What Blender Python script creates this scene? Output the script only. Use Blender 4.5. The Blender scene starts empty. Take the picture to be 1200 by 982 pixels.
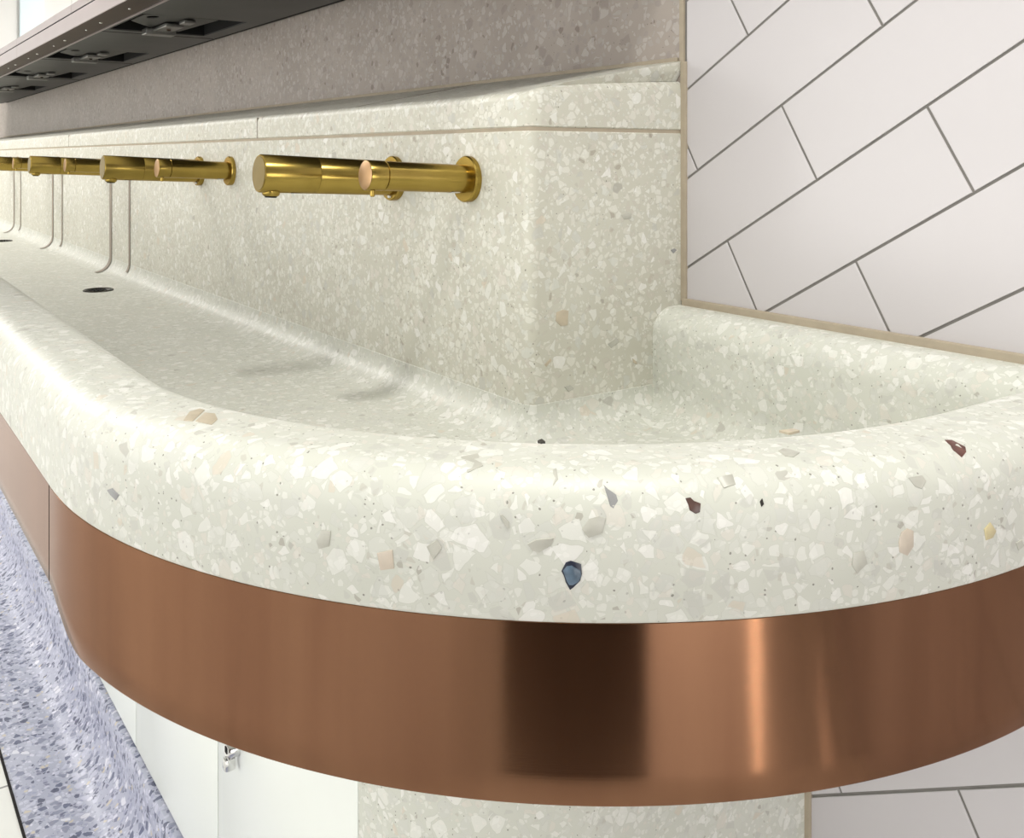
import bpy, bmesh, math, random
from mathutils import Vector, Matrix

random.seed(7)
C = bpy.context.scene.collection
sc = bpy.context.scene
H = 1.04                      # camera height above the floor
PI = math.pi
XL = -6.2                     # far end of the trough


def lin(c):
    return tuple(((v / 255) / 12.92 if v / 255 <= 0.04045 else ((v / 255 + 0.055) / 1.055) ** 2.4) for v in c) + (1,)


# ------------------------------------------------------------------ materials
def new_mat(name):
    m = bpy.data.materials.new(name)
    m.use_nodes = True
    return m, m.node_tree.nodes, m.node_tree.links, m.node_tree.nodes['Principled BSDF']


def plain(name, rgb, rough=0.5, metal=0.0, spec=0.5, noise=0.0, nscale=30, bump=0.0, bscale=200, coat=0.0):
    m, N, L, b = new_mat(name)
    b.inputs['Base Color'].default_value = lin(rgb)
    b.inputs['Roughness'].default_value = rough
    b.inputs['Metallic'].default_value = metal
    b.inputs['Specular IOR Level'].default_value = spec
    b.inputs['Coat Weight'].default_value = coat
    tc = N.new('ShaderNodeTexCoord')
    if noise > 0:
        n = N.new('ShaderNodeTexNoise'); n.inputs['Scale'].default_value = nscale; n.inputs['Detail'].default_value = 4
        L.new(tc.outputs['Object'], n.inputs['Vector'])
        r = N.new('ShaderNodeValToRGB')
        k = 1 - noise
        r.color_ramp.elements[0].position = 0.3
        r.color_ramp.elements[1].position = 0.7
        r.color_ramp.elements[0].color = tuple(v * k for v in lin(rgb)[:3]) + (1,)
        r.color_ramp.elements[1].color = lin(rgb)
        L.new(n.outputs['Fac'], r.inputs['Fac']); L.new(r.outputs['Color'], b.inputs['Base Color'])
    if bump > 0:
        n = N.new('ShaderNodeTexNoise'); n.inputs['Scale'].default_value = bscale; n.inputs['Detail'].default_value = 3
        L.new(tc.outputs['Object'], n.inputs['Vector'])
        bp = N.new('ShaderNodeBump'); bp.inputs['Strength'].default_value = bump; bp.inputs['Distance'].default_value = 0.001
        L.new(n.outputs['Fac'], bp.inputs['Height']); L.new(bp.outputs['Normal'], b.inputs['Normal'])
    return m


def math_node(N, L, op, a, b_, clamp=False):
    n = N.new('ShaderNodeMath'); n.operation = op; n.use_clamp = clamp
    for i, v in enumerate((a, b_)):
        if v is None: continue
        if isinstance(v, (int, float)): n.inputs[i].default_value = v
        else: L.new(v, n.inputs[i])
    return n.outputs[0]


def terrazzo(name, base, base2, layers, speck=(90, 85, 75), speck_amt=0.30, speck_scale=190, rough=0.45, warp=0.004):
    """layers: list of (scale, density, gap, ramp[(pos, rgb)], strength)"""
    m, N, L, b = new_mat(name)
    tc = N.new('ShaderNodeTexCoord')
    ns = N.new('ShaderNodeTexNoise'); ns.inputs['Scale'].default_value = 95; ns.inputs['Detail'].default_value = 1
    L.new(tc.outputs['Object'], ns.inputs['Vector'])
    sub = N.new('ShaderNodeVectorMath'); sub.operation = 'SUBTRACT'; sub.inputs[1].default_value = (.5, .5, .5)
    L.new(ns.outputs['Color'], sub.inputs[0])
    scl = N.new('ShaderNodeVectorMath'); scl.operation = 'SCALE'; scl.inputs['Scale'].default_value = warp
    L.new(sub.outputs[0], scl.inputs[0])
    add = N.new('ShaderNodeVectorMath'); add.operation = 'ADD'
    L.new(tc.outputs['Object'], add.inputs[0]); L.new(scl.outputs[0], add.inputs[1])
    co = add.outputs[0]
    # cement
    cn = N.new('ShaderNodeTexNoise'); cn.inputs['Scale'].default_value = 9; cn.inputs['Detail'].default_value = 6
    L.new(tc.outputs['Object'], cn.inputs['Vector'])
    cr = N.new('ShaderNodeValToRGB')
    cr.color_ramp.elements[0].position = .32; cr.color_ramp.elements[1].position = .68
    cr.color_ramp.elements[0].color = lin(base2); cr.color_ramp.elements[1].color = lin(base)
    L.new(cn.outputs['Fac'], cr.inputs['Fac'])
    col = cr.outputs['Color']
    # specks
    sv = N.new('ShaderNodeTexVoronoi'); sv.inputs['Scale'].default_value = speck_scale
    L.new(co, sv.inputs['Vector'])
    ssep = N.new('ShaderNodeSeparateColor'); L.new(sv.outputs['Color'], ssep.inputs['Color'])
    sm = math_node(N, L, 'LESS_THAN', sv.outputs['Distance'], 0.16)
    sm2 = math_node(N, L, 'LESS_THAN', ssep.outputs[0], speck_amt)
    smask = math_node(N, L, 'MULTIPLY', sm, sm2)
    smask = math_node(N, L, 'MULTIPLY', smask, 0.7)
    mx = N.new('ShaderNodeMix'); mx.data_type = 'RGBA'
    L.new(smask, mx.inputs[0]); L.new(col, mx.inputs[6]); mx.inputs[7].default_value = lin(speck)
    col = mx.outputs[2]
    for i, (scale, dens, gap, ramp, strength) in enumerate(layers):
        off = N.new('ShaderNodeVectorMath'); off.operation = 'ADD'; off.inputs[1].default_value = (i * 3.17, i * 1.31, i * 2.23)
        L.new(co, off.inputs[0])
        v1 = N.new('ShaderNodeTexVoronoi'); v1.inputs['Scale'].default_value = scale
        v2 = N.new('ShaderNodeTexVoronoi'); v2.feature = 'DISTANCE_TO_EDGE'; v2.inputs['Scale'].default_value = scale
        L.new(off.outputs[0], v1.inputs['Vector']); L.new(off.outputs[0], v2.inputs['Vector'])
        sep = N.new('ShaderNodeSeparateColor'); L.new(v1.outputs['Color'], sep.inputs['Color'])
        on = math_node(N, L, 'LESS_THAN', sep.outputs[0], dens)
        # each chip is shrunk by its own random amount
        g = math_node(N, L, 'MULTIPLY_ADD', sep.outputs[2], gap)
        N_g = g.node; N_g.inputs[2].default_value = gap * .6
        mr = N.new('ShaderNodeMapRange'); mr.interpolation_type = 'SMOOTHSTEP'
        L.new(v2.outputs['Distance'], mr.inputs['Value']); L.new(g, mr.inputs['From Min'])
        hi = math_node(N, L, 'ADD', g, .03); L.new(hi, mr.inputs['From Max'])
        mask = math_node(N, L, 'MULTIPLY', on, mr.outputs[0])
        mask = math_node(N, L, 'MULTIPLY', mask, strength)
        rp = N.new('ShaderNodeValToRGB'); rp.color_ramp.interpolation = 'CONSTANT'
        els = rp.color_ramp.elements
        els[0].position = ramp[0][0]; els[0].color = lin(ramp[0][1])
        els[1].position = ramp[1][0]; els[1].color = lin(ramp[1][1])
        for p, c in ramp[2:]:
            e = els.new(p); e.color = lin(c)
        L.new(sep.outputs[1], rp.inputs['Fac'])
        mx = N.new('ShaderNodeMix'); mx.data_type = 'RGBA'
        L.new(mask, mx.inputs[0]); L.new(col, mx.inputs[6]); L.new(rp.outputs['Color'], mx.inputs[7])
        col = mx.outputs[2]
        # faint darker outline of the chip
        a = math_node(N, L, 'SUBTRACT', v2.outputs['Distance'], g)
        a = math_node(N, L, 'ABSOLUTE', a, None)
        a = math_node(N, L, 'LESS_THAN', a, .018)
        a = math_node(N, L, 'MULTIPLY', a, on)
        a = math_node(N, L, 'MULTIPLY', a, .11 * strength)
        mx = N.new('ShaderNodeMix'); mx.data_type = 'RGBA'
        L.new(a, mx.inputs[0]); L.new(col, mx.inputs[6]); mx.inputs[7].default_value = lin(speck)
        col = mx.outputs[2]
    L.new(col, b.inputs['Base Color'])
    b.inputs['Roughness'].default_value = rough
    b.inputs['Specular IOR Level'].default_value = .45
    return m


PALE = [(0, (231, 231, 225)), (.26, (211, 212, 204)), (.52, (204, 205, 198)), (.68, (238, 237, 233)),
        (.80, (216, 211, 201)), (.89, (193, 193, 186)), (.965, (208, 196, 178)), (.985, (166, 163, 154))]
PALE_S = [(0, (228, 228, 221)), (.5, (206, 207, 198)), (.75, (217, 212, 202)), (.94, (186, 182, 170)), (.985, (150, 142, 130))]
M_basin = terrazzo('terrazzo_basin', (209, 210, 200), (202, 204, 193),
                   [(250, .5, .10, PALE_S, .55), (135, .55, .09, PALE, .55), (84, .42, .08, PALE, .55)], speck_amt=.3, speck_scale=240)
M_splash = terrazzo('terrazzo_splashback', (205, 204, 191), (198, 196, 182),
                    [(220, .5, .09, PALE_S, .55), (118, .5, .09, [(0, (228, 227, 218)), (.55, (220, 218, 208)), (.76, (200, 195, 184)), (.94, (188, 180, 166)), (.985, (156, 146, 130))], .6),
                     (74, .34, .10, PALE, .65)], speck_amt=.3)
M_wall = terrazzo('terrazzo_wall', (168, 158, 149), (156, 146, 137),
                  [(120, .5, .09, [(0, (186, 180, 175)), (.4, (168, 161, 156)), (.7, (152, 144, 139)), (.95, (112, 98, 90))], .6),
                   (75, .35, .09, [(0, (184, 178, 173)), (.5, (172, 166, 160)), (.93, (140, 130, 122))], .6)], speck_amt=.3)
M_floor_t = terrazzo('terrazzo_floor', (176, 179, 196), (162, 165, 184),
                     [(150, .6, .08, [(0, (190, 192, 208)), (.3, (150, 153, 178)), (.55, (112, 114, 138)), (.72, (206, 206, 220)), (.86, (74, 78, 104)), (.95, (196, 186, 168))], .9),
                      (84, .40, .10, [(0, (130, 134, 156)), (.3, (84, 90, 118)), (.5, (186, 188, 206)), (.72, (214, 214, 224)), (.84, (70, 74, 100))], .9)],
                     speck=(60, 62, 84), speck_amt=.4, rough=.4)
M_tile = plain('white_glazed_tile', (200, 196, 198), rough=.22, noise=.02, nscale=3)
M_grout = plain('grey_grout', (128, 125, 120), rough=.9, noise=.15, nscale=40)
M_beige = plain('beige_sealant', (176, 164, 144), rough=.8, noise=.12, nscale=60)
M_joint = plain('dark_joint', (158, 148, 136), rough=.8)
M_white = plain('white_panel', (236, 240, 235), rough=.25, noise=.015, nscale=2)
M_paint = plain('white_paint', (232, 231, 228), rough=.7, noise=.02, nscale=2)
M_dark = plain('reflection_column_dark', (84, 72, 62), rough=.6, noise=.1)  # dark colour of the added column that the copper mirrors
M_black = plain('black_void', (6, 6, 6), rough=.9, noise=.1)
M_gap = plain('gap_black', (20, 14, 11), rough=.9)
M_underside = plain('grey_steel_underside', (74, 74, 72), rough=.45, metal=.5, noise=.3, nscale=8)
M_bracket = plain('bracket_steel', (150, 150, 146), rough=.3, metal=1, noise=.1)
M_bronze = plain('bronze_strip', (62, 45, 32), rough=.5, metal=.0, spec=.2, noise=.2, nscale=12)
M_fascia = plain('brushed_fascia', (188, 176, 178), rough=.28, metal=1, noise=.06, nscale=10)
M_chrome = plain('chrome', (215, 215, 215), rough=.12, metal=1, noise=.02)
M_mirror = plain('mirror_glass', (245, 247, 247), rough=.02, metal=1)
M_drain = plain('drain_steel', (70, 68, 64), rough=.35, metal=1, noise=.2, nscale=80)
M_capend = plain('pink_brass_end', (184, 150, 112), rough=.42, metal=1, noise=.06, nscale=60)
M_endolive = plain('olive_brass_end', (140, 122, 74), rough=.42, metal=1, noise=.1, nscale=60)
M_scale = plain('limescale', (205, 200, 186), rough=.6, noise=.2, nscale=300)


def brushed(name, rgb, rgb2, rough, stretch, aniso=.0, bump=.12, dist=.0004, arot=.25):
    m, N, L, b = new_mat(name)
    b.inputs['Metallic'].default_value = 1
    b.inputs['Specular Tint'].default_value = (.72, .64, .61, 1)
    b.inputs['Roughness'].default_value = rough
    b.inputs['Anisotropic'].default_value = aniso
    b.inputs['Anisotropic Rotation'].default_value = arot
    uv = N.new('ShaderNodeUVMap'); uv.uv_map = 'UVMap'
    tg = N.new('ShaderNodeTangent'); tg.direction_type = 'UV_MAP'; tg.uv_map = 'UVMap'
    L.new(tg.outputs[0], b.inputs['Tangent'])
    mp = N.new('ShaderNodeMapping'); mp.inputs['Scale'].default_value = stretch
    L.new(uv.outputs[0], mp.inputs['Vector'])
    n = N.new('ShaderNodeTexNoise'); n.inputs['Scale'].default_value = 1; n.inputs['Detail'].default_value = 3
    L.new(mp.outputs[0], n.inputs['Vector'])
    bp = N.new('ShaderNodeBump'); bp.inputs['Strength'].default_value = bump; bp.inputs['Distance'].default_value = dist
    L.new(n.outputs['Fac'], bp.inputs['Height']); L.new(bp.outputs['Normal'], b.inputs['Normal'])
    # slow tone changes along the sheet
    mp2 = N.new('ShaderNodeMapping'); mp2.inputs['Scale'].default_value = (26, 2, 1)
    L.new(uv.outputs[0], mp2.inputs['Vector'])
    n2 = N.new('ShaderNodeTexNoise'); n2.inputs['Scale'].default_value = 1; n2.inputs['Detail'].default_value = 5
    L.new(mp2.outputs[0], n2.inputs['Vector'])
    r = N.new('ShaderNodeValToRGB')
    r.color_ramp.elements[0].position = .35; r.color_ramp.elements[1].position = .65
    r.color_ramp.elements[0].color = lin(rgb2); r.color_ramp.elements[1].color = lin(rgb)
    L.new(n2.outputs['Fac'], r.inputs['Fac']); L.new(r.outputs['Color'], b.inputs['Base Color'])
    return m


M_copper = brushed('brushed_copper', (133, 98, 75), (122, 88, 67), .155, (3, 2500, 1), aniso=.95, bump=.04)
M_brass = brushed('brushed_brass', (178, 154, 82), (168, 144, 74), .26, (900, 20, 1), aniso=.5, arot=0, bump=.05)


# ------------------------------------------------------------------ object helpers
def obj(name, bm, mat, parent=None, smooth=True, mats=None):
    me = bpy.data.meshes.new(name)
    if parent is not None:
        bmesh.ops.transform(bm, matrix=Matrix.Translation(-world_loc(parent)), verts=bm.verts)
    bm.normal_update()
    bm.to_mesh(me); bm.free()
    for mm in (mats or [mat]): me.materials.append(mm)
    if smooth:
        for p in me.polygons: p.use_smooth = True
        me.set_sharp_from_angle(angle=math.radians(38))
    o = bpy.data.objects.new(name, me); C.objects.link(o)
    if parent is not None: o.parent = parent
    return o


def world_loc(o):
    v = Vector(o.location)
    while o.parent is not None:
        o = o.parent; v += Vector(o.location)
    return v


def thing(name, label, cat, loc=(0, 0, 0), group=None):
    o = bpy.data.objects.new(name, None); C.objects.link(o)
    o.location = loc; o.empty_display_size = .05
    o['label'] = label; o['category'] = cat
    if group: o['group'] = group
    return o


def tag(o, label, cat, group=None):
    o['label'] = label; o['category'] = cat
    if group: o['group'] = group
    return o


def struct(name, bm, mat, smooth=False, mats=None, label=None):
    o = obj(name, bm, mat, None, smooth, mats); o['kind'] = 'structure'
    if label: o['label'] = label
    return o


def box(bm, x0, x1, y0, y1, z0, z1, bevel=0, mi=0):
    r = bmesh.ops.create_cube(bm, size=1)
    vs = r['verts']
    for v in vs:
        v.co = Vector(((x0 + x1) / 2 + v.co.x * (x1 - x0), (y0 + y1) / 2 + v.co.y * (y1 - y0), (z0 + z1) / 2 + v.co.z * (z1 - z0)))
    fs = set(f for v in vs for f in v.link_faces)
    for f in fs: f.material_index = mi
    if bevel:
        es = list(set(e for v in vs for e in v.link_edges))
        bmesh.ops.bevel(bm, geom=es, offset=bevel, segments=2, affect='EDGES', profile=.6)
    return vs


def lathe(bm, prof, axis_o, axis_d, seg=40, uv=False):
    """prof: list of (distance along axis, radius)"""
    d = Vector(axis_d).normalized()
    up = Vector((0, 0, 1)) if abs(d.z) < .9 else Vector((1, 0, 0))
    a = d.cross(up).normalized(); b = a.cross(d).normalized()
    rings = []
    for s, r in prof:
        c = Vector(axis_o) + d * s
        if r < 1e-6: rings.append([bm.verts.new(c)])
        else: rings.append([bm.verts.new(c + a * (r * math.cos(2 * PI * k / seg)) + b * (r * math.sin(2 * PI * k / seg))) for k in range(seg)])
    lay = bm.loops.layers.uv.get('UVMap') or bm.loops.layers.uv.new('UVMap')
    for i in range(len(rings) - 1):
        A, B = rings[i], rings[i + 1]
        for k in range(seg):
            k2 = (k + 1) % seg
            if len(A) == 1 and len(B) == 1: continue
            if len(A) == 1: f = bm.faces.new((A[0], B[k2], B[k]))
            elif len(B) == 1: f = bm.faces.new((A[k], A[k2], B[0]))
            else: f = bm.faces.new((A[k], A[k2], B[k2], B[k]))
            for l in f.loops:
                kk = (k if l.vert in (A[k % len(A)], B[k % len(B)]) else k + 1)
                l[lay].uv = ((l.vert.co - Vector(axis_o)).dot(d), kk / seg * .13)
    bmesh.ops.recalc_face_normals(bm, faces=bm.faces)


def grid(bm, rows, mi=0, uvs=None):
    """rows: list of lists of points -> quads"""
    V = [[bm.verts.new(p) for p in r] for r in rows]
    lay = bm.loops.layers.uv.get('UVMap') or bm.loops.layers.uv.new('UVMap')
    for i in range(len(V) - 1):
        for j in range(len(V[0]) - 1):
            try: f = bm.faces.new((V[i][j], V[i + 1][j], V[i + 1][j + 1], V[i][j + 1]))
            except ValueError: continue
            f.material_index = mi
            if uvs:
                for l, (a, b_) in zip(f.loops, ((i, j), (i + 1, j), (i + 1, j + 1), (i, j + 1))): l[lay].uv = uvs[a][b_]
    return V


# ------------------------------------------------------------------ plan curves
CX, CY, RO = -.803, .632, .494     # rounded end of the trough (outer face)
YT = .8235                        # tiled wall plane
YB = .60                          # tap face of the boxed splashback
XB = -.824                        # its right end


def front_path(n=72, x0=XL, xs=None, y1=YT):
    """points with outward normals along the outer face of the trough"""
    P = []
    m = 24
    for k in range(m):
        x = x0 + (CX - x0) * k / m
        P.append((x, CY - RO, 0, -1))
    for k in range(n + 1):
        a = -PI / 2 + (PI / 2) * k / n
        P.append((CX + RO * math.cos(a), CY + RO * math.sin(a), math.cos(a), math.sin(a)))
    for k in range(1, 4):
        P.append((CX + RO, CY + (y1 - CY) * k / 3, 1, 0))
    return P


def box_path(r=.012, x0=XL, y1=YT, n=10, yb=YB, xb=XB, m=40):
    P = []
    for k in range(m + 1):
        P.append((x0 + (xb - r - x0) * k / m, yb, 0, -1))
    for k in range(1, n + 1):
        a = -PI / 2 + (PI / 2) * k / n
        P.append((xb - r + r * math.cos(a), yb + r + r * math.sin(a), math.cos(a), math.sin(a)))
    for k in range(1, 9):
        P.append((xb, yb + r + (y1 - yb - r) * k / 8, 1, 0))
    return P


def sweep(bm, path, prof, mi=0):
    """prof: (offset inwards, z rel. to the lens)"""
    rows = [[(x - nx * d, y - ny * d, z + H) for d, z in prof] for x, y, nx, ny in path]
    grid(bm, rows, mi)


def arc2(cx, cz, r, a0, a1, n):
    return [(cx + r * math.cos(math.radians(a0 + (a1 - a0) * k / n)), cz + r * math.sin(math.radians(a0 + (a1 - a0) * k / n))) for k in range(n + 1)]


ZR, ZC, ZF = -.173, -.2516, -.297      # rim top, copper top, basin floor
RIM = .080
# ------------------------------------------------------------------ TROUGH SINK
trough = thing('trough_sink', 'long off-white terrazzo trough sink with rounded end and copper band', 'sink', (-1.4, .4, H + ZF))
bm = bmesh.new()
prof = [(.30, -.312), (.03, -.312), (.012, -.300), (.012, ZC - .004), (.002, ZC - .001), (0, ZC + .002)]
prof += arc2(.026, ZR - .026, .026, 180, 90, 8)
prof += arc2(RIM - .022, ZR - .022, .022, 90, 0, 7)
prof += [(RIM, -.26)]
prof += arc2(RIM + .045, ZF + .045, .045, 180, 270, 8)
prof += [(.131, ZF)]
sweep(bm, front_path(), prof)
# flat of the basin floor
FL = [(XL, CY - RO + .13), (CX, CY - RO + .13)]
for k in range(1, 25):
    a = -PI / 2 + PI / 2 * k / 24
    FL.append((CX + (RO - .13) * math.cos(a), CY + (RO - .13) * math.sin(a)))
FL += [(CX + RO - .13, YT - .02), (XB - .03, YT - .02), (XB - .03, YB + .03), (XL, YB + .03)]
f = bm.faces.new([bm.verts.new((x, y, H + ZF)) for x, y in FL])
# cove against the splashback box and down its end
pth = box_path(r=.012, y1=.79)
RC = .036
cv = [(.004, ZF + RC + .004), (-.0004, ZF + RC)] + [(-(RC - RC * math.cos(math.radians(t))) - .0004, ZF + .0004 + RC - RC * math.sin(math.radians(t))) for t in range(10, 91, 10)]
cv += [(-RC - .004, ZF - .0005)]
sweep(bm, pth, cv)
# rim along the tiled wall
YI = .7755
bp = []
w = YT - YI
prof_b = [(0, ZR - .0006), (.012, ZR - .0006)] + arc2(w - .03, ZR - .0306, .03, 90, 0, 8) + [(w, ZF + RC)]
prof_b += [(w + RC - RC * math.cos(math.radians(t)), ZF + .0004 + RC - RC * math.sin(math.radians(t))) for t in range(10, 91, 10)]
prof_b += [(w + RC + .004, ZF - .0005)]
xs = [XB - .01 + (CX + RO - .02 - XB + .01) * k / 20 for k in range(21)]
grid(bm, [[(x, YT - d, z + H) for d, z in prof_b] for x in xs])
# left end cap of the trough
bmesh.ops.recalc_face_normals(bm, faces=bm.faces)
basin = obj('basin', bm, M_basin, trough)


def skirt(x_lo, x_hi):
    """sheet of copper along the outer face, between two positions on the run"""
    P = [p for p in front_path(n=110) if True]
    # cumulative length
    rows, uvs, s = [], [], 0
    prev = None
    pts = []
    for p in P:
        if prev: s += math.hypot(p[0] - prev[0], p[1] - prev[1])
        prev = p
        pts.append((s, p))
    s_joint = CX - XL - .0167
    sel = [(s, p) for s, p in pts if (s <= s_joint - .0015 if x_hi else s >= s_joint + .0015)]
    # exact ends at the joint
    e = CX - .0167 + (-.0015 if x_hi else .0015)
    ep = (s_joint + (-.0015 if x_hi else .0015), (e, CY - RO + .0001, 0, -1))
    sel = sel + [ep] if x_hi else [ep] + sel
    for s, (x, y, nx, ny) in sel:
        if nx == 0 and not x_hi or x_hi: zb = -.328
        t = min(max((x - (CX - .0167)) / .09, 0), 1) if not x_hi else 0
        t = t * t * (3 - 2 * t)
        zb = -.328 - .0240 * t
        ring = []
        for d, z in [(.0075, ZC - .0005), (.0025, ZC - .0005), (.0015, ZC - .0012)] + [(.0015, ZC - .0012 + (zb + .0012 - ZC + .0012) * k / 6) for k in range(1, 7)] + [(.0022, zb), (.0075, zb), (.0075, ZC - .0005)]:
            ring.append((x - nx * d, y - ny * d, z + H))
        rows.append(ring)
        uvs.append([(s, r[2]) for r in ring])
    bm = bmesh.new()
    V = grid(bm, rows, 0, uvs)
    for R in (V[0], V[-1]):
        try: bm.faces.new(R[:-1])
        except ValueError: pass
    bmesh.ops.recalc_face_normals(bm, faces=bm.faces)
    return bm


o = obj('copper_band', skirt(0, 1), M_copper, trough); o['label'] = 'straight run of brushed copper band'
o = obj('copper_band', skirt(0, 0), M_copper, trough); o['label'] = 'curved brushed copper band around the rounded end'
bm = bmesh.new(); box(bm, CX - .021, CX - .0125, CY - RO + .004, CY - RO + .012, H - .320, H + ZC)
obj('joint_strip', bm, M_gap, trough, False)


# drains: dished round grates with slots
def drain(x, y, r=.032):
    bm = bmesh.new()
    lathe(bm, [(0, r), (.003, r), (.004, r - .002), (.003, r - .006), (.001, r - .008), (.001, 0)], (x, y, H + ZF - .001), (0, 0, 1), 32)
    o = obj('drain', bm, M_drain, trough)
    bm = bmesh.new()
    for k in range(5):
        yy = y - .016 + k * .008
        hw = math.sqrt(max((r - .009) ** 2 - (yy - y) ** 2, 0))
        box(bm, x - hw, x + hw, yy - .0016, yy + .0016, H + ZF - .0002, H + ZF + .0007)
    g = obj('drain_slots', bm, M_black, trough, False)
    g.parent = o
    g.location = Vector((0, 0, 0))
    return o


# position of a pixel on a horizontal plane
def ray(u, v):
    a = (u - 600) / 1143; b = (184 - v) / 1143
    return Vector((-.81859 + .57438 * a, .57438 + .81859 * a, b))


def on_z(u, v, z):
    d = ray(u, v); t = z / d.z
    return d * t


for (x, y) in ((-2.305, .493), (-3.85, .505)):
    drain(x, y)

# inlaid coloured stones that stand out in the pale mix on the front of the rim
M_ch = {k: plain('stone_' + k, c, rough=.35, noise=(.55 if k in ('blue', 'brown', 'red') else .14), nscale=120) for k, c in dict(
    blue=(104, 126, 146), navy=(26, 32, 52), brown=(92, 66, 58), grey=(154, 154, 154), red=(110, 70, 60), yellow=(205, 192, 150),
    beige=(202, 190, 174), warm=(200, 188, 166), black=(40, 36, 30), pale=(192, 191, 180)).items()}


def stone(u, v, outline, mat, label=None, on='front', lift=0):
    """outline: pixel offsets round (u, v), traced on the outer face of the rim or on another plane"""
    pts = []
    def hit(uu, vv):
        d = ray(uu, vv)
        if on == 'front':
            # cylinder about (CX, CY)
            A = d.x ** 2 + d.y ** 2; B = -2 * (d.x * CX + d.y * CY); K = CX * CX + CY * CY - RO * RO
            t = (-B - math.sqrt(max(B * B - 4 * A * K, 0))) / (2 * A)
            p = d * t
            n = Vector((p.x - CX, p.y - CY, 0)).normalized()
            zz = p.z
            if zz > ZR - .026:       # on the rounded shoulder: march to the torus
                best = None
                for k in range(400):
                    q = d * (t + k * .0005)
                    rr = math.hypot(q.x - CX, q.y - CY)
                    dd = RO - rr
                    zs = ZR if dd > .026 else ZR - .026 + math.sqrt(max(.026 ** 2 - (.026 - dd) ** 2, 0))
                    if q.z <= zs:
                        best = (q, dd); break
                q, dd = best
                nn = Vector((q.x - CX, q.y - CY, 0)).normalized()
                if dd < .026:
                    c = (.026 - dd) / .026
                    n = (nn * c + Vector((0, 0, 1)) * math.sqrt(1 - c * c)).normalized()
                else: n = Vector((0, 0, 1))
                return q, n
            return p, n
        if on == 'end':
            t = XB / d.x; return d * t, Vector((1, 0, 0))
    c, n = hit(u, v)
    bm = bmesh.new()
    ring = []
    for du, dv in outline:
        p, nn = hit(u + du, v + dv)
        ring.append((p, nn))
    V0 = [bm.verts.new(p + Vector((0, 0, H)) - nn * .001) for p, nn in ring]
    V1 = [bm.verts.new(p + Vector((0, 0, H)) + nn * (.0004 + lift)) for p, nn in ring]
    c2 = Vector((0, 0, 0))
    for p, nn in ring: c2 += p
    c2 /= len(ring)
    V2 = [bm.verts.new(p * .93 + c2 * .07 + Vector((0, 0, H)) + nn * (.0006 + lift)) for p, nn in ring]
    n_ = len(ring)
    for k in range(n_):
        bm.faces.new((V0[k], V0[(k + 1) % n_], V1[(k + 1) % n_], V1[k]))
        bm.faces.new((V1[k], V1[(k + 1) % n_], V2[(k + 1) % n_], V2[k]))
    bm.faces.new(V2)
    bmesh.ops.recalc_face_normals(bm, faces=bm.faces)
    par = trough if on == 'front' else splash
    o = obj('stone_chip', bm, M_ch[mat], par)
    if label: o['label'] = label
    return o


def stone_px(pts, mat, label=None, on='front', lift=0):
    cu = sum(p[0] for p in pts) / len(pts); cv_ = sum(p[1] for p in pts) / len(pts)
    return stone(cu, cv_, [(p[0] - cu, p[1] - cv_) for p in pts], mat, label, on, lift)


stone_px([(658, 669), (663, 659), (669, 657), (681, 661), (682, 672), (680, 680), (672, 688), (668, 691), (663, 682), (661, 675)], 'navy', 'dark blue edge of the large blue stone')
stone_px([(660, 668), (664, 663), (670, 662), (680, 668), (681, 674), (678, 681), (671, 685), (667, 685), (664, 680)], 'blue', 'large slate blue stone chip', 'front', .0005)
stone_px([(803, 584), (809, 583), (813, 587), (821, 590), (820, 600), (815, 602), (808, 598)], 'brown', 'dark brown stone chip')
stone_px([(707, 568), (712, 573), (722, 580), (724, 587), (719, 596), (715, 593), (711, 580)], 'grey', 'grey wedge stone chip')
stone_px([(1107, 516), (1115, 516), (1131, 524), (1132, 530), (1127, 536), (1117, 528)], 'red', 'red brown stone chip')
stone_px([(1153, 620), (1160, 612), (1167, 622), (1163, 630), (1155, 633)], 'yellow', 'yellow stone chip')
stone_px([(1056, 624), (1063, 619), (1070, 622), (1070, 640), (1063, 651), (1054, 647), (1053, 635)], 'beige', 'beige stone chip')
stone_px([(586, 603), (589, 603), (597, 612), (597, 619), (592, 616)], 'pale')
stone_px([(618, 637), (628, 632), (649, 630), (644, 640), (632, 647), (624, 645)], 'pale')
stone_px([(682, 620), (690, 608), (702, 605), (710, 607), (706, 624), (690, 630)], 'pale')
stone_px([(912, 529), (917, 526), (926, 527), (937, 531), (930, 536), (920, 535)], 'pale')
stone_px([(1064, 560), (1080, 557), (1085, 564), (1080, 573), (1072, 570)], 'pale')
stone_px([(1190, 636), (1197, 632), (1199, 640), (1193, 645)], 'pale')
stone_px([(371, 634), (377, 621), (388, 622), (386, 640), (374, 643)], 'pale')
stone_px([(442, 648), (460, 644), (462, 666), (446, 668)], 'beige')
stone_px([(126, 574), (132, 572), (140, 580), (136, 586), (130, 580)], 'grey')
stone_px([(215, 493), (222, 483), (234, 479), (240, 481), (226, 494)], 'warm')
stone_px([(229, 494), (240, 484), (252, 485), (255, 492), (248, 498)], 'warm')
stone_px([(630, 517), (635, 515), (639, 518), (634, 520)], 'black')
stone_px([(890, 588), (893, 584), (895, 591), (892, 594)], 'black')
stone_px([(913, 505), (930, 503), (937, 505), (925, 508)], 'warm')
stone_px([(648, 551), (652, 549), (654, 562), (648, 570)], 'pale')
stone_px([(840, 560), (858, 556), (862, 568), (848, 572)], 'pale')
stone_px([(1000, 648), (1012, 645), (1016, 660), (1004, 672), (998, 662)], 'pale')
stone_px([(500, 640), (512, 632), (518, 642), (508, 656)], 'pale')
stone_px([(540, 536), (560, 532), (566, 546), (548, 554)], 'pale')

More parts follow.
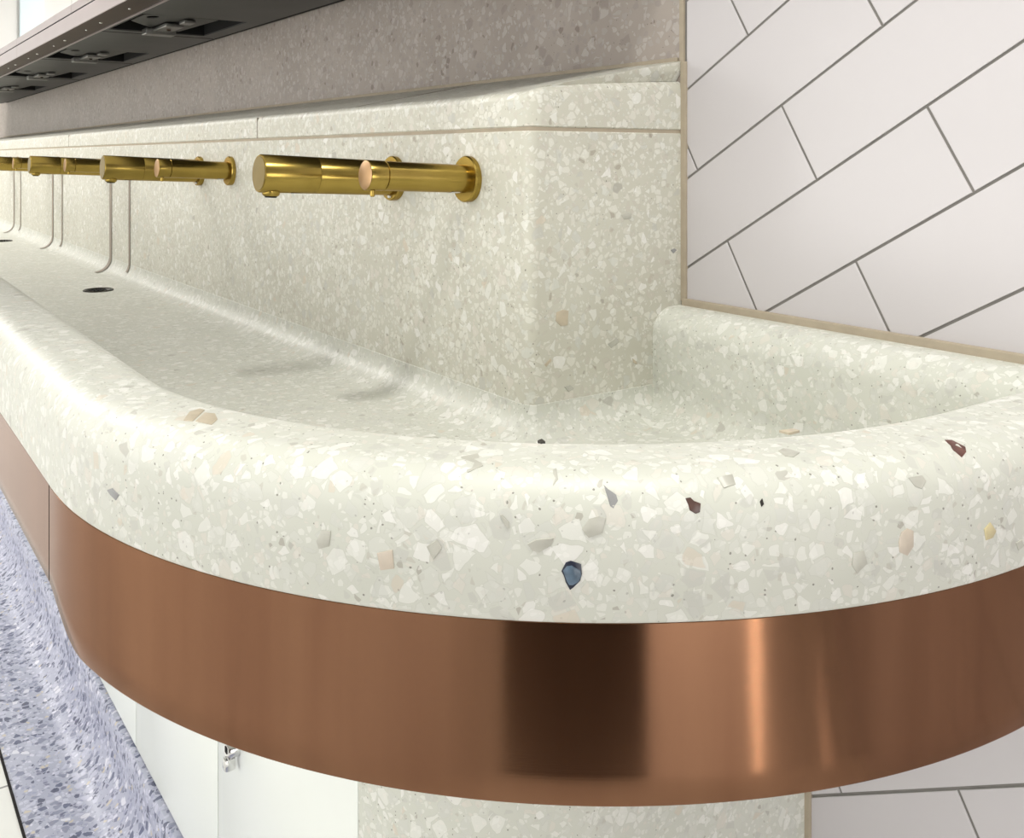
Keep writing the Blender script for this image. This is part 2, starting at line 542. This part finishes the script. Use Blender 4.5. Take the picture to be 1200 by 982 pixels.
# ------------------------------------------------------------------ SPLASHBACK BOX
splash = thing('splashback', 'boxed cream terrazzo splashback carrying the brass taps behind the trough', 'splashback', (-1.4, YB, H - .26))
bm = bmesh.new()
sweep(bm, box_path(), [(0, -.262), (0, .0265), (.0015, .028), (.01, .028)])
bmesh.ops.recalc_face_normals(bm, faces=bm.faces)
obj('tap_panel', bm, M_splash, splash)
bm = bmesh.new()
sweep(bm, box_path(), [(.01, .027), (.0012, .0275), (.0012, .0320), (.01, .0325)])
bmesh.ops.recalc_face_normals(bm, faces=bm.faces)
obj('grout_line', bm, M_beige, splash)
# ledge: upright edge, rounded over into a top that slopes up to the wall
bm = bmesh.new()
rows = []
BP = box_path(r=.02)
for x, y, nx, ny in BP:
    if nx < .01: e = .0705
    else:
        tt = max(y - YB, 0) / (YT - YB)
        e = .0705 + .019 * (tt ** .65) * nx
    inner = Vector((min(x, XB - .001), YT + .001, .1137 if nx < .5 else .1137 - .012 * tt))
    ring = [Vector((x - nx * .006, y - ny * .006, .031)), Vector((x - nx * .0012, y - ny * .0012, .0318)), Vector((x, y, .0330))]
    R = .011
    for t in range(0, 91, 15):
        c, s_ = math.cos(math.radians(t)), math.sin(math.radians(t))
        ring.append(Vector((x - nx * R * (1 - c), y - ny * R * (1 - c), e - R + R * s_)))
    last = ring[-1]
    for k in range(1, 7):
        ring.append(last.lerp(inner, k / 6))
    rows.append([(p.x, p.y, p.z + H) for p in ring])
grid(bm, rows)
bmesh.ops.recalc_face_normals(bm, faces=bm.faces)
obj('ledge', bm, M_splash, splash)
for x in (-1.612, -3.2):
    bm = bmesh.new()
    box(bm, x - .0013, x + .0013, YB - .0005, YB + .004, H + .032, H + .067)
    obj('ledge_joint', bm, M_joint, splash, False)
for x in (-1.257, -2.86):
    bm = bmesh.new()
    vs = box(bm, x - .0013, x + .0013, YB + .012, YT - .01, H + .0703, H + .0711)
    for v in vs:
        v.co.z += (v.co.y - YB - .012) / (YT - YB - .012) * .0432
    obj('ledge_joint', bm, M_joint, splash, False)
bm = bmesh.new()
box(bm, XL, XB - .006, YT - .004, YT + .002, H + .110, H + .1175, .0008)
obj('wall_sealant', bm, M_beige, splash, False)


# upright joints between the trough modules: run down the wall and bend out over the cove
def wall_joint(x, foot, w=.0035):
    bm = bmesh.new()
    line = [(YB - .0008, .0), (YB - .0012, ZF + RC)]
    n = 8 if foot else 3
    for k in range(1, n + 1):
        a = math.radians(90 * k / 8)
        line.append((YB - .0018 - RC * (1 - math.cos(a)), ZF + RC - RC * math.sin(a) + .0016))
    rows = [[(x - w, y, z + H) for y, z in line], [(x - w * .7, y - .0009, z + H + .0006) for y, z in line],
            [(x + w * .7, y - .0009, z + H + .0006) for y, z in line], [(x + w, y, z + H) for y, z in line]]
    grid(bm, rows)
    bmesh.ops.recalc_face_normals(bm, faces=bm.faces)
    return obj('wall_joint', bm, M_joint, splash)


for x, fo, w in ((-2.662, 1, .013), (-2.47, 0, .008), (-3.456, 1, .012), (-3.30, 0, .008), (-4.26, 1, .011), (-4.10, 0, .007)):
    wall_joint(x, fo, w)
for pts, mat in (([(652, 366), (659, 363), (666, 364), (665, 381), (657, 382), (651, 376)], 'warm'),
                 ([(638, 427), (645, 420), (646, 423), (640, 430)], 'warm'),
                 ([(786, 293), (790, 291), (793, 293), (789, 297)], 'grey'),
                 ([(728, 252), (734, 248), (740, 250), (739, 256), (731, 257)], 'pale'),
                 ([(741, 420), (745, 423), (747, 427), (742, 425)], 'warm'),
                 ([(661, 453), (668, 451), (673, 455), (666, 459)], 'pale'),
                 ([(712, 403), (722, 395), (725, 400), (716, 408)], 'pale')):
    stone_px(pts, mat, None, 'end')

# ------------------------------------------------------------------ TAPS AND SOAP DISPENSERS
TILT = math.radians(2.6)
DIR = Vector((0, -math.cos(TILT), math.sin(TILT)))


def copy_tree(o, parent=None):
    c = o.copy(); C.objects.link(c); c.parent = parent
    for ch in list(o.children): copy_tree(ch, c)
    return c


def make_tap(x, z, label):
    t = thing('tap', label, 'tap', (x, YB, z + H), 'brass wall taps over the trough')
    o = Vector((x, YB, z + H))
    bm = bmesh.new()
    lathe(bm, [(-.001, 0), (-.001, .0285), (.0062, .0288), (.0078, .0275), (.0082, .021), (.0082, 0)], o, DIR, 48)
    obj('wall_flange', bm, M_brass, t)
    bm = bmesh.new()
    lathe(bm, [(.008, 0), (.008, .0222), (.110, .0224), (.1108, .0218), (.1114, .0218), (.1122, .0226), (.1806, .0228), (.1820, .0218), (.1820, .0)], o, DIR, 56)
    obj('spout', bm, M_brass, t)
    bm = bmesh.new()
    lathe(bm, [(.1816, .0210), (.1826, .0204), (.1829, 0)], o, DIR, 48)
    obj('end_disc', bm, M_endolive, t)
    dn = DIR.cross(Vector((1, 0, 0))).normalized()
    if dn.z > 0: dn = -dn
    ao = o + DIR * .166 + dn * .0199
    bm = bmesh.new()
    lathe(bm, [(0, .0105), (.0042, .0105), (.006, .0095), (.0068, .0082), (.0068, 0)], ao, dn, 28)
    a_ = obj('aerator', bm, M_brass, t)
    bm = bmesh.new()
    lathe(bm, [(.0066, .0075), (.0085, .0068), (.0088, .0)], ao, dn, 24)
    obj('nozzle', bm, M_black, a_)
    bm = bmesh.new()
    so = o + DIR * .134 + dn * .0212
    vs = box(bm, -.006, .006, -.009, .009, -.001, .0013, .0005)
    bmesh.ops.transform(bm, matrix=Matrix.Translation(so), verts=bm.verts)
    obj('sensor_eye', bm, M_black, t, False)
    bm = bmesh.new()
    bo = o + DIR * .0085 + dn * .023
    lathe(bm, [(-.0005, .003), (.002, .0026), (.0026, 0)], bo + Vector((.003, 0, 0)), DIR, 12)
    obj('fixing_screw', bm, M_chrome, t)
    return t


def make_soap(x, z, label):
    t = thing('soap_dispenser', label, 'soap dispenser', (x, YB, z + H), 'brass soap dispensers beside the taps')
    o = Vector((x, YB, z + H))
    bm = bmesh.new()
    lathe(bm, [(-.001, 0), (-.001, .0262), (.006, .0265), (.0075, .0252), (.0079, .018), (.0079, 0)], o, DIR, 48)
    obj('wall_flange', bm, M_brass, t)
    bm = bmesh.new()
    lathe(bm, [(.0075, 0), (.0075, .0160), (.1095, .0160), (.1102, .0150), (.1110, .0150)], o, DIR, 48)
    obj('arm', bm, M_brass, t)
    bm = bmesh.new()
    lathe(bm, [(.1106, 0), (.1106, .0158), (.1112, .0163), (.1305, .0163), (.1314, .0157), (.1316, .0150)], o, DIR, 48)
    cap = obj('cap', bm, M_brass, t)
    bm = bmesh.new()
    lathe(bm, [(.1316, .0156), (.1320, .0150), (.1321, 0)], o, DIR, 40)
    obj('end_disc', bm, M_capend, cap)
    dn = DIR.cross(Vector((1, 0, 0))).normalized()
    if dn.z > 0: dn = -dn
    bm = bmesh.new()
    lathe(bm, [(0, .0026), (.0075, .0026), (.0085, .0018), (.0085, 0)], o + DIR * .122 + dn * .0145, dn, 16)
    obj('soap_outlet', bm, M_brass, t)
    bm = bmesh.new()
    vs = box(bm, -.006, .006, -.006, .006, -.0006, .0008, .0003)
    bmesh.ops.transform(bm, matrix=Matrix.Translation(o + DIR * .02 + dn * .0156), verts=bm.verts)
    obj('key_plate', bm, M_chrome, t, False)
    return t


TX, SX, TZ, SZ = -1.118, -.940, -.0276, -.0253
tap0 = make_tap(TX, TZ, 'brushed brass wall tap nearest the rounded end of the trough')
soap0 = make_soap(SX, SZ, 'brushed brass soap dispenser with pinkish end disc, nearest the splashback corner')
tl = ['brushed brass wall tap second from the rounded end', 'brushed brass wall tap third from the rounded end, half hidden behind a dispenser',
      'brushed brass wall tap fourth from the rounded end, at the left edge', 'brushed brass wall tap fifth from the rounded end, farthest along the trough']
slb = ['brushed brass soap dispenser beside the second tap, first drain beyond it', 'brushed brass soap dispenser beside the third tap, tip behind the second tap',
       'brushed brass soap dispenser beside the fourth tap, near the left edge', 'brushed brass soap dispenser beside the fifth and farthest tap']
for k in range(1, 5):
    a = copy_tree(tap0); a.location.x = TX - .803 * k; a['label'] = tl[k - 1]
    b = copy_tree(soap0); b.location.x = SX - .803 * k; b['label'] = slb[k - 1]

# ------------------------------------------------------------------ PEDESTAL AND ACCESS PANELS
YP, RP = .40, .169
CPX = -.816
bm = bmesh.new()
P = [(CPX, YP, 0, -1)] + [(CPX + RP * math.cos(-PI / 2 + PI / 2 * k / 24), YP + RP + RP * math.sin(-PI / 2 + PI / 2 * k / 24), math.cos(-PI / 2 + PI / 2 * k / 24), math.sin(-PI / 2 + PI / 2 * k / 24)) for k in range(1, 25)] + [(CPX + RP, YT, 1, 0)]
sweep(bm, P, [(0, -H + .0), (0, -.314), (.1, -.314)])
sweep(bm, [(CPX, YT - .003, 0, -1), (CPX, YP, 0, -1)], [(0, -H), (0, -.314)])
bmesh.ops.recalc_face_normals(bm, faces=bm.faces)
ped = tag(obj('pedestal', bm, M_basin), 'round-cornered pale terrazzo pedestal under the rounded end of the trough', 'pedestal')

plabels = ['white access panel with small chrome lock, beside the terrazzo pedestal', 'white access panel second from the pedestal, mostly hidden by copper band',
           'white access panel third from the pedestal, narrow sliver beside grey skirting', 'white access panel fourth from the pedestal, behind the copper band']
for k in range(4):
    x1 = CPX - .395 * k - .001; x0 = x1 - .393
    bm = bmesh.new()
    box(bm, x0 + .0005, x1 - .0005, YP, YP + .012, H - .935, H - .316, .0012)
    p = tag(obj('access_panel', bm, M_white), plabels[k], 'panel', 'white access panels under the trough')
    p.location = (0, 0, 0)
    if k == 0:
        lx, lz = -1.139, H - .703
        bm = bmesh.new()
        lathe(bm, [(0, .0), (0, .0095), (.012, .0095), (.015, .0078), (.015, .0)], (lx, YP + .001, lz), (0, -1, 0), 28)
        lk = obj('lock', bm, M_chrome, p)
        bm = bmesh.new(); box(bm, lx - .0035, lx + .0035, YP - .0148, YP - .0138, lz - .0022, lz + .0048, .0008)
        obj('keyhole', bm, M_black, lk, False)
        bm = bmesh.new(); box(bm, lx - .005, lx + .008, YP - .018, YP - .004, lz - .022, lz - .007, .004)
        obj('lock_tab', bm, M_chrome, lk)
bm = bmesh.new(); box(bm, XL, CPX - 4 * .395, YP, YT, 0.02, H - .314); struct('wall_under_trough', bm, M_white)
bm = bmesh.new(); box(bm, CPX - 4 * .395, CPX - .003, YP + .0125, YT, 0.02, H - .314); struct('trim_panel_backing', bm, M_grout)

# coved floor skirting and terrazzo apron
bm = bmesh.new()
YE = .248
prof = [(YE, .0005), (YE + .005, .0015), (.325, .0015)]
sk = [(.325 + .062 * math.sin(math.radians(t)), .0015 + .062 * (1 - math.cos(math.radians(t)))) for t in range(10, 91, 10)]
prof += sk + [(.389, .098), (.392, .1025), (.4015, .103)]
prof = [(YE - .0, 0)] + prof[1:]
xs = [XL + (CPX - XL) * k / 40 for k in range(41)]
grid(bm, [[(x, y, z) for y, z in prof] for x in xs])
# the same section follows the pedestal round
rows = []
for k in range(0, 25):
    a = -PI / 2 + PI / 2 * k / 24
    rows.append([(CPX + (RP + (YP - y)) * math.cos(a), YP + RP + (RP + (YP - y)) * math.sin(a), z) for y, z in prof])
rows.append([(CPX + RP + (YP - y), YT, z) for y, z in prof])
grid(bm, rows)
bmesh.ops.recalc_face_normals(bm, faces=bm.faces)
sk = struct('baseboard_back', bm, M_floor_t, True)
bm = bmesh.new(); box(bm, XL, CPX, YE - .004, YE, 0, .0022)
for k in range(24):
    pass
struct('trim_1', bm, M_gap)

# ------------------------------------------------------------------ ROOM
X0R, X1R, Y0R, ZCEIL = -7.5, 2.0, -2.4, 2.66
# floor
mfl, N, L, b = new_mat('white_floor_tile')
tc = N.new('ShaderNodeTexCoord'); br = N.new('ShaderNodeTexBrick')
br.offset = 0; br.inputs['Scale'].default_value = 1
br.inputs['Brick Width'].default_value = .3; br.inputs['Row Height'].default_value = .3; br.inputs['Mortar Size'].default_value = .0025
br.inputs['Color1'].default_value = lin((236, 236, 232)); br.inputs['Color2'].default_value = lin((231, 231, 228)); br.inputs['Mortar'].default_value = lin((150, 148, 146))
L.new(tc.outputs['Object'], br.inputs['Vector']); L.new(br.outputs['Color'], b.inputs['Base Color']); b.inputs['Roughness'].default_value = .35
bm = bmesh.new(); box(bm, X0R, X1R, Y0R, YT, -.05, 0); struct('floor', bm, mfl)

# tiled wall: running bond laid on a 30 degree slant
TH = math.radians(30.1); cs, sn = math.cos(TH), math.sin(TH)
TL, THt, G = .2797, .0903, .0027
bm = bmesh.new()
X_a, X_b = XB + .0065, X1R
z_a, z_b = 0.0, ZCEIL
for k in range(-30, 40):
    n0 = .1170 + THt * k
    ph = -.7003 + (0 if k % 2 else .13985)
    for m in range(-20, 25):
        s0 = ph + TL * m
        pts = []
        for s, n in ((s0 + G / 2, n0 + G / 2), (s0 + TL - G / 2, n0 + G / 2), (s0 + TL - G / 2, n0 + THt - G / 2), (s0 + G / 2, n0 + THt - G / 2)):
            pts.append((s * cs - n * sn, s * sn + n * cs + H))
        # clip to the wall rectangle
        def clip(poly, inside, inter):
            out = []
            for i in range(len(poly)):
                p, q = poly[i], poly[(i + 1) % len(poly)]
                if inside(p): out.append(p)
                if inside(p) != inside(q): out.append(inter(p, q))
            return out
        for ax, lo in ((0, X_a), (0, X_b), (1, z_a), (1, z_b)):
            up = lo in (X_a, z_a)
            if not pts: break
            def inter(p, q, ax=ax, lo=lo):
                t = (lo - p[ax]) / (q[ax] - p[ax]); return (p[0] + (q[0] - p[0]) * t, p[1] + (q[1] - p[1]) * t)
            pts = clip(pts, (lambda p, ax=ax, lo=lo, up=up: (p[ax] >= lo - 1e-9) if up else (p[ax] <= lo + 1e-9)), inter)
        if len(pts) < 3: continue
        cxx = sum(p[0] for p in pts) / len(pts); czz = sum(p[1] for p in pts) / len(pts)
        area = abs(sum(pts[i][0] * pts[(i + 1) % len(pts)][1] - pts[(i + 1) % len(pts)][0] * pts[i][1] for i in range(len(pts)))) / 2
        if area < 4e-6: continue
        def shr(d):
            return [(cxx + (p[0] - cxx) * (1 - d / max(math.hypot(p[0] - cxx, p[1] - czz), .002)), czz + (p[1] - czz) * (1 - d / max(math.hypot(p[0] - cxx, p[1] - czz), .002))) for p in pts]
        r0 = [bm.verts.new((p[0], YT + .002, p[1])) for p in pts]
        r1 = [bm.verts.new((p[0], YT + .0005, p[1])) for p in pts]
        r2 = [bm.verts.new((p[0], YT, p[1])) for p in shr(.0009)]
        nn = len(pts)
        for i in range(nn):
            j = (i + 1) % nn
            bm.faces.new((r0[i], r0[j], r1[j], r1[i])); bm.faces.new((r1[i], r1[j], r2[j], r2[i]))
        bm.faces.new(r2)
bmesh.ops.recalc_face_normals(bm, faces=bm.faces)
for f in bm.faces: f.material_index = 0
box(bm, XB, X1R, YT + .0011, YT + .06, 0, ZCEIL, 0, 1)
struct('wall_back', bm, M_tile, False, [M_tile, M_grout])
# terrazzo wall above the ledge
bm = bmesh.new(); box(bm, XL - 1.3, XB - .0008, YT, YT + .06, H + .085, ZCEIL); struct('wall_back_upper', bm, M_wall)
bm = bmesh.new(); box(bm, XL - 1.4, XB - .02, YT + .002, YT + .06, 0, H + .084); struct('wall_back_lower', bm, M_paint)
# sealant beads between terrazzo and tile
bm = bmesh.new()
box(bm, XB - .001, XB + .0075, YT - .0035, YT + .003, H + ZR + .004, H + .112, .0012)
box(bm, XB - .004, XB + .003, YT - .002, YT + .003, H + .11, ZCEIL, .0008)
struct('trim_2', bm, M_beige)
bm = bmesh.new()
box(bm, XB + .002, CX + RO, YT - .0045, YT + .003, H + ZR - .002, H + ZR + .0075, .0015)
struct('trim_3', bm, M_beige)
bm = bmesh.new()
box(bm, CPX + RP - .0012, CPX + RP + .0065, YT - .003, YT + .003, .1, H - .315, .001)
struct('trim_4', bm, M_beige)
# other sides of the room
bm = bmesh.new(); box(bm, X0R - .06, X0R, Y0R, YT + .06, 0, ZCEIL); struct('wall_left', bm, M_paint)
bm = bmesh.new(); box(bm, X0R, X1R, Y0R - .06, Y0R, 0, ZCEIL); struct('wall_front', bm, M_paint)
bm = bmesh.new(); box(bm, X1R, X1R + .06, Y0R, YT + .06, 0, ZCEIL); struct('wall_right', bm, M_paint)
bm = bmesh.new(); box(bm, X0R, X1R, Y0R, YT + .06, ZCEIL, ZCEIL + .05); struct('ceiling', bm, M_paint)
# added dark cylinder behind the camera, stands in for the figure mirrored in copper
bm = bmesh.new(); lathe(bm, [(0, .0), (0, .33), (ZCEIL, .33), (ZCEIL, 0)], (.60, -.42, 0), (0, 0, 1), 32)
struct('added_reflection_column', bm, M_dark)
# far end: a pale blue door in the white wall, seen in the mirror
M_bdoor = plain('pale_blue_door', (222, 236, 242), rough=.4, noise=.02)
bm = bmesh.new(); box(bm, X0R, X0R + .03, -.305, -.15, 0, 2.3, .003); struct('door_1', bm, M_bdoor)

# ------------------------------------------------------------------ MIRROR CABINET
ZU = .300; YCF = .468
cab = thing('mirror_cabinet', 'long mirrored wall cabinet with bronze strip and dark open underside', 'cabinet', (-2.6, .64, H + ZU))
XCL = XL + .1
XCR = -.80
DW = .803
JX = [-2.462 - DW * k for k in range(-1, 4)]     # joints across the underside
# underside plate as a grid with cut-outs for the dispensers
HX = (-.255, 0)    # opening relative to hole origin
holes = [(-2.115 - DW * k + DW) for k in range(0, 5)]    # right end of each opening
ys = [.526, .540, .765, .803]
bm = bmesh.new()
xb = [XCR]
for hx in holes: xb += [hx, hx - .305]
xb += [XCL]
for i in range(len(xb) - 1):
    for j in range(3):
        if i % 2 == 1 and j == 1: continue
        x1, x0 = xb[i], xb[i + 1]; y0, y1 = ys[j], ys[j + 1]
        box(bm, x0, x1, y0, y1, H + ZU, H + ZU + .003)
obj('underside_plate', bm, M_underside, cab, False)
bm = bmesh.new()
box(bm, XCL, XCR, .803, YT - .001, H + ZU + .004, H + ZU + .01)      # shadow gap at the wall
for x in JX: box(bm, x - .003, x + .003, .53, .80, H + ZU - .0006, H + ZU + .001)
obj('shadow_gap', bm, M_black, cab, False)
bm = bmesh.new()
box(bm, XCL, XCR, YCF + .012, YT - .001, H + ZU + .10, H + ZU + .85)
obj('carcass', bm, M_black, cab, False)
# bronze strip under the front edge, screws along it
bm = bmesh.new(); box(bm, XCL, XCR, YCF + .001, .526, H + ZU - .001, H + ZU + .006, .0008)
br_ = obj('bronze_strip', bm, M_bronze, cab, False)
bm = bmesh.new(); box(bm, XCL, XCR, 0.5245, .528, H + ZU - .004, H + ZU + .002, .0005)
obj('strip_lip', bm, M_fascia, br_, False)
xsr = -1.5
while xsr > -5.2:
    for dx, rr in ((0, .004), (-.15, .0026)):
        bm = bmesh.new()
        lathe(bm, [(0, rr), (.0014, rr * .85), (.002, rr * .4), (.002, 0)], (xsr + dx, YCF + .03, H + ZU - .001), (0, 0, -1), 14)
        obj('screw', bm, M_chrome, br_)
    xsr -= DW / 2
# front fascia and mirrored doors
bm = bmesh.new(); box(bm, XCL, -3.266, YCF - .001, YCF + .012, H + ZU, H + ZU + .0345, .0008)
o = obj('fascia', bm, M_fascia, cab, False)
bm = bmesh.new(); box(bm, -3.264, XCR, YCF - .001, YCF + .012, H + ZU, H + ZU + .0345, .0008)
o = obj('fascia', bm, M_fascia, cab, False)
bm = bmesh.new(); box(bm, XCL, XCR, YCF + .003, YCF + .012, H + ZU + .034, H + ZU + .039)
obj('shadow_gap', bm, M_black, cab, False)
for k in range(5):
    x1 = -2.4636 + DW * 2 - DW * k - .001; x0 = x1 - DW + .002
    if k == 4: x0 = XCL
    if k == 0: x1 = XCR
    bm = bmesh.new(); box(bm, x0, x1, YCF, YCF + .012, H + ZU + .0375, H + ZU + .85)
    d = obj('mirror_door', bm, M_mirror, cab, False)
    bm = bmesh.new(); box(bm, x0, x1, YCF - .0012, YCF, H + ZU + .0375, H + ZU + .0570, .0004)
    obj('door_rail', bm, M_fascia, d, False)


# towel dispenser openings: a dropped plate with a round finger hole, brackets and dark slots round it
def dispenser(hx):
    d = bpy.data.objects.new('towel_dispenser', None); C.objects.link(d); d.parent = cab
    wx = Vector((hx, .65, H + ZU)); d.location = wx - Vector(cab.location)
    zz = H + ZU
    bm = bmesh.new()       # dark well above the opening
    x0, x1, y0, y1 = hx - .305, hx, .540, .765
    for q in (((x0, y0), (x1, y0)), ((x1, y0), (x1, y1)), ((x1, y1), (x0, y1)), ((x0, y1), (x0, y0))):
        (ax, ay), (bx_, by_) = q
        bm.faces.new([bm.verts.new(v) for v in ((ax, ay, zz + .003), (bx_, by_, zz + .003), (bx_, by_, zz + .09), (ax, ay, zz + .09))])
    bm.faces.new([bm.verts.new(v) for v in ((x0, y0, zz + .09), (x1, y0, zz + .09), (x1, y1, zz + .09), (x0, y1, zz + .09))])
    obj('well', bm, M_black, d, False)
    # plate with a round hole, made as a ring of quads from hole to outline
    bm = bmesh.new()
    out = [(hx - .13, .548), (hx - .02, .548), (hx - .004, .60), (hx - .014, .705), (hx - .22, .693), (hx - .262, .69), (hx - .262, .64)]
    hc = (hx - .048, .565 + .008)
    n = 36
    ring_i, ring_o = [], []
    def cast(a):
        best = 9
        ca, sa = math.cos(a), math.sin(a)
        for i in range(len(out)):
            p, q = out[i], out[(i + 1) % len(out)]
            ex, ey = q[0] - p[0], q[1] - p[1]
            den = ca * ey - sa * ex
            if abs(den) < 1e-9: continue
            t = ((p[0] - hc[0]) * ey - (p[1] - hc[1]) * ex) / den
            u_ = ((p[0] - hc[0]) * sa - (p[1] - hc[1]) * ca) / den
            if t > 0 and -1e-6 <= u_ <= 1 + 1e-6: best = min(best, t)
        return hc[0] + ca * best, hc[1] + sa * best
    angs = sorted([2 * PI * k / n for k in range(n)] + [math.atan2(p[1] - hc[1], p[0] - hc[0]) % (2 * PI) for p in out])
    for a in angs:
        ring_i.append((hc[0] + .021 * math.cos(a), hc[1] + .0125 * math.sin(a))); ring_o.append(cast(a))
    rows = []
    for z_ in (zz + .001, zz + .003):
        rows.append([(p[0], p[1], z_) for p in ring_i] + [(ring_i[0][0], ring_i[0][1], z_)])
        rows.append([(p[0], p[1], z_) for p in ring_o] + [(ring_o[0][0], ring_o[0][1], z_)])
    grid(bm, [rows[0], rows[1], rows[3], rows[2], rows[0]])
    bmesh.ops.remove_doubles(bm, verts=bm.verts, dist=1e-5)
    bmesh.ops.recalc_face_normals(bm, faces=bm.faces)
    obj('cover_plate', bm, M_underside, d, False)
    bm = bmesh.new()
    box(bm, hx - .205, hx - .10, .615, .655, zz - .010, zz - .0015, .002)
    box(bm, hx - .245, hx - .205, .60, .668, zz - .016, zz - .002, .002)
    obj('bracket', bm, M_bracket, d, False)
    bm = bmesh.new()
    box(bm, hx - .07, hx - .03, .635, .66, zz - .008, zz - .001, .002)
    obj('clip', bm, M_bracket, d, False)
    bm = bmesh.new()
    lathe(bm, [(0, .005), (.003, .004), (.004, 0)], (hx - .15, .635, zz - .010), (0, 0, -1), 14)
    obj('bolt', bm, M_bronze, d)


for hx in holes: dispenser(hx)

# ------------------------------------------------------------------ LIGHT
def area(name, loc, rot, sx, sy, power, col=(1, 1, 1)):
    l = bpy.data.lights.new(name, 'AREA'); l.shape = 'RECTANGLE'; l.size = sx; l.size_y = sy; l.energy = power; l.color = col
    o = bpy.data.objects.new(name, l); C.objects.link(o); o.location = loc; o.rotation_euler = rot
    return o


for x, y, p in ((-5.6, -.9, 70), (-3.6, -.9, 32), (-1.2, -1.9, 4)):
    area('ceiling_lamp', (x, y, ZCEIL - .03), (0, 0, 0), 1.2, .5, p, (1, .975, .95))
l = bpy.data.lights.new('end_downlight', 'SPOT'); l.energy = 95; l.spot_size = math.radians(72); l.spot_blend = 1; l.shadow_soft_size = .09; l.color = (1, .985, .93)
o = bpy.data.objects.new('end_downlight', l); C.objects.link(o); o.location = (-.08, .18, 2.5)
o.rotation_euler = (Vector((-.33, .42, .87)) - Vector(o.location)).to_track_quat('-Z', 'Y').to_euler()
area('front_fill_light', (-1.0, Y0R + .05, 1.05), (math.radians(-90), 0, 0), 4.4, 1.5, 56, (.98, .985, 1))  # added broad fill from the front wall, which has no window
area('low_fill_light', (X1R - .06, -.35, .62), (0, math.radians(90), 0), .9, 1.3, 22, (1, .98, .97))  # added unseen fill for the low right side, no window there
area('copper_streak_light', (.75, .355, .28), (0, math.radians(90), 0), .5, .0035, .33, (1, .90, .78))  # added unseen strip, makes the long bright streak in the copper
area('copper_streak_light', (.75, .672, .035), (0, math.radians(90), 0), .06, .005, .03, (1, .90, .78))  # second added strip, for the short streak low on the band

w = bpy.data.worlds.new('World'); sc.world = w; w.use_nodes = True
w.node_tree.nodes['Background'].inputs['Color'].default_value = (1, 1, 1, 1)
w.node_tree.nodes['Background'].inputs['Strength'].default_value = .4

# ------------------------------------------------------------------ CAMERA
cam = bpy.data.cameras.new('camera'); co = bpy.data.objects.new('camera', cam); C.objects.link(co)
cam.sensor_fit = 'HORIZONTAL'; cam.sensor_width = 36; cam.lens = 36 * 1143 / 1200
cam.shift_y = -(491 - 184) / 1200
cam.clip_start = .01
F = Vector((-.81859, .57438, 0)).normalized()
co.location = (0, 0, H)
co.rotation_euler = F.to_track_quat('-Z', 'Y').to_euler()
sc.camera = co
sc.view_settings.view_transform = 'Standard'
sc.view_settings.look = 'None'
sc.view_settings.exposure = 0
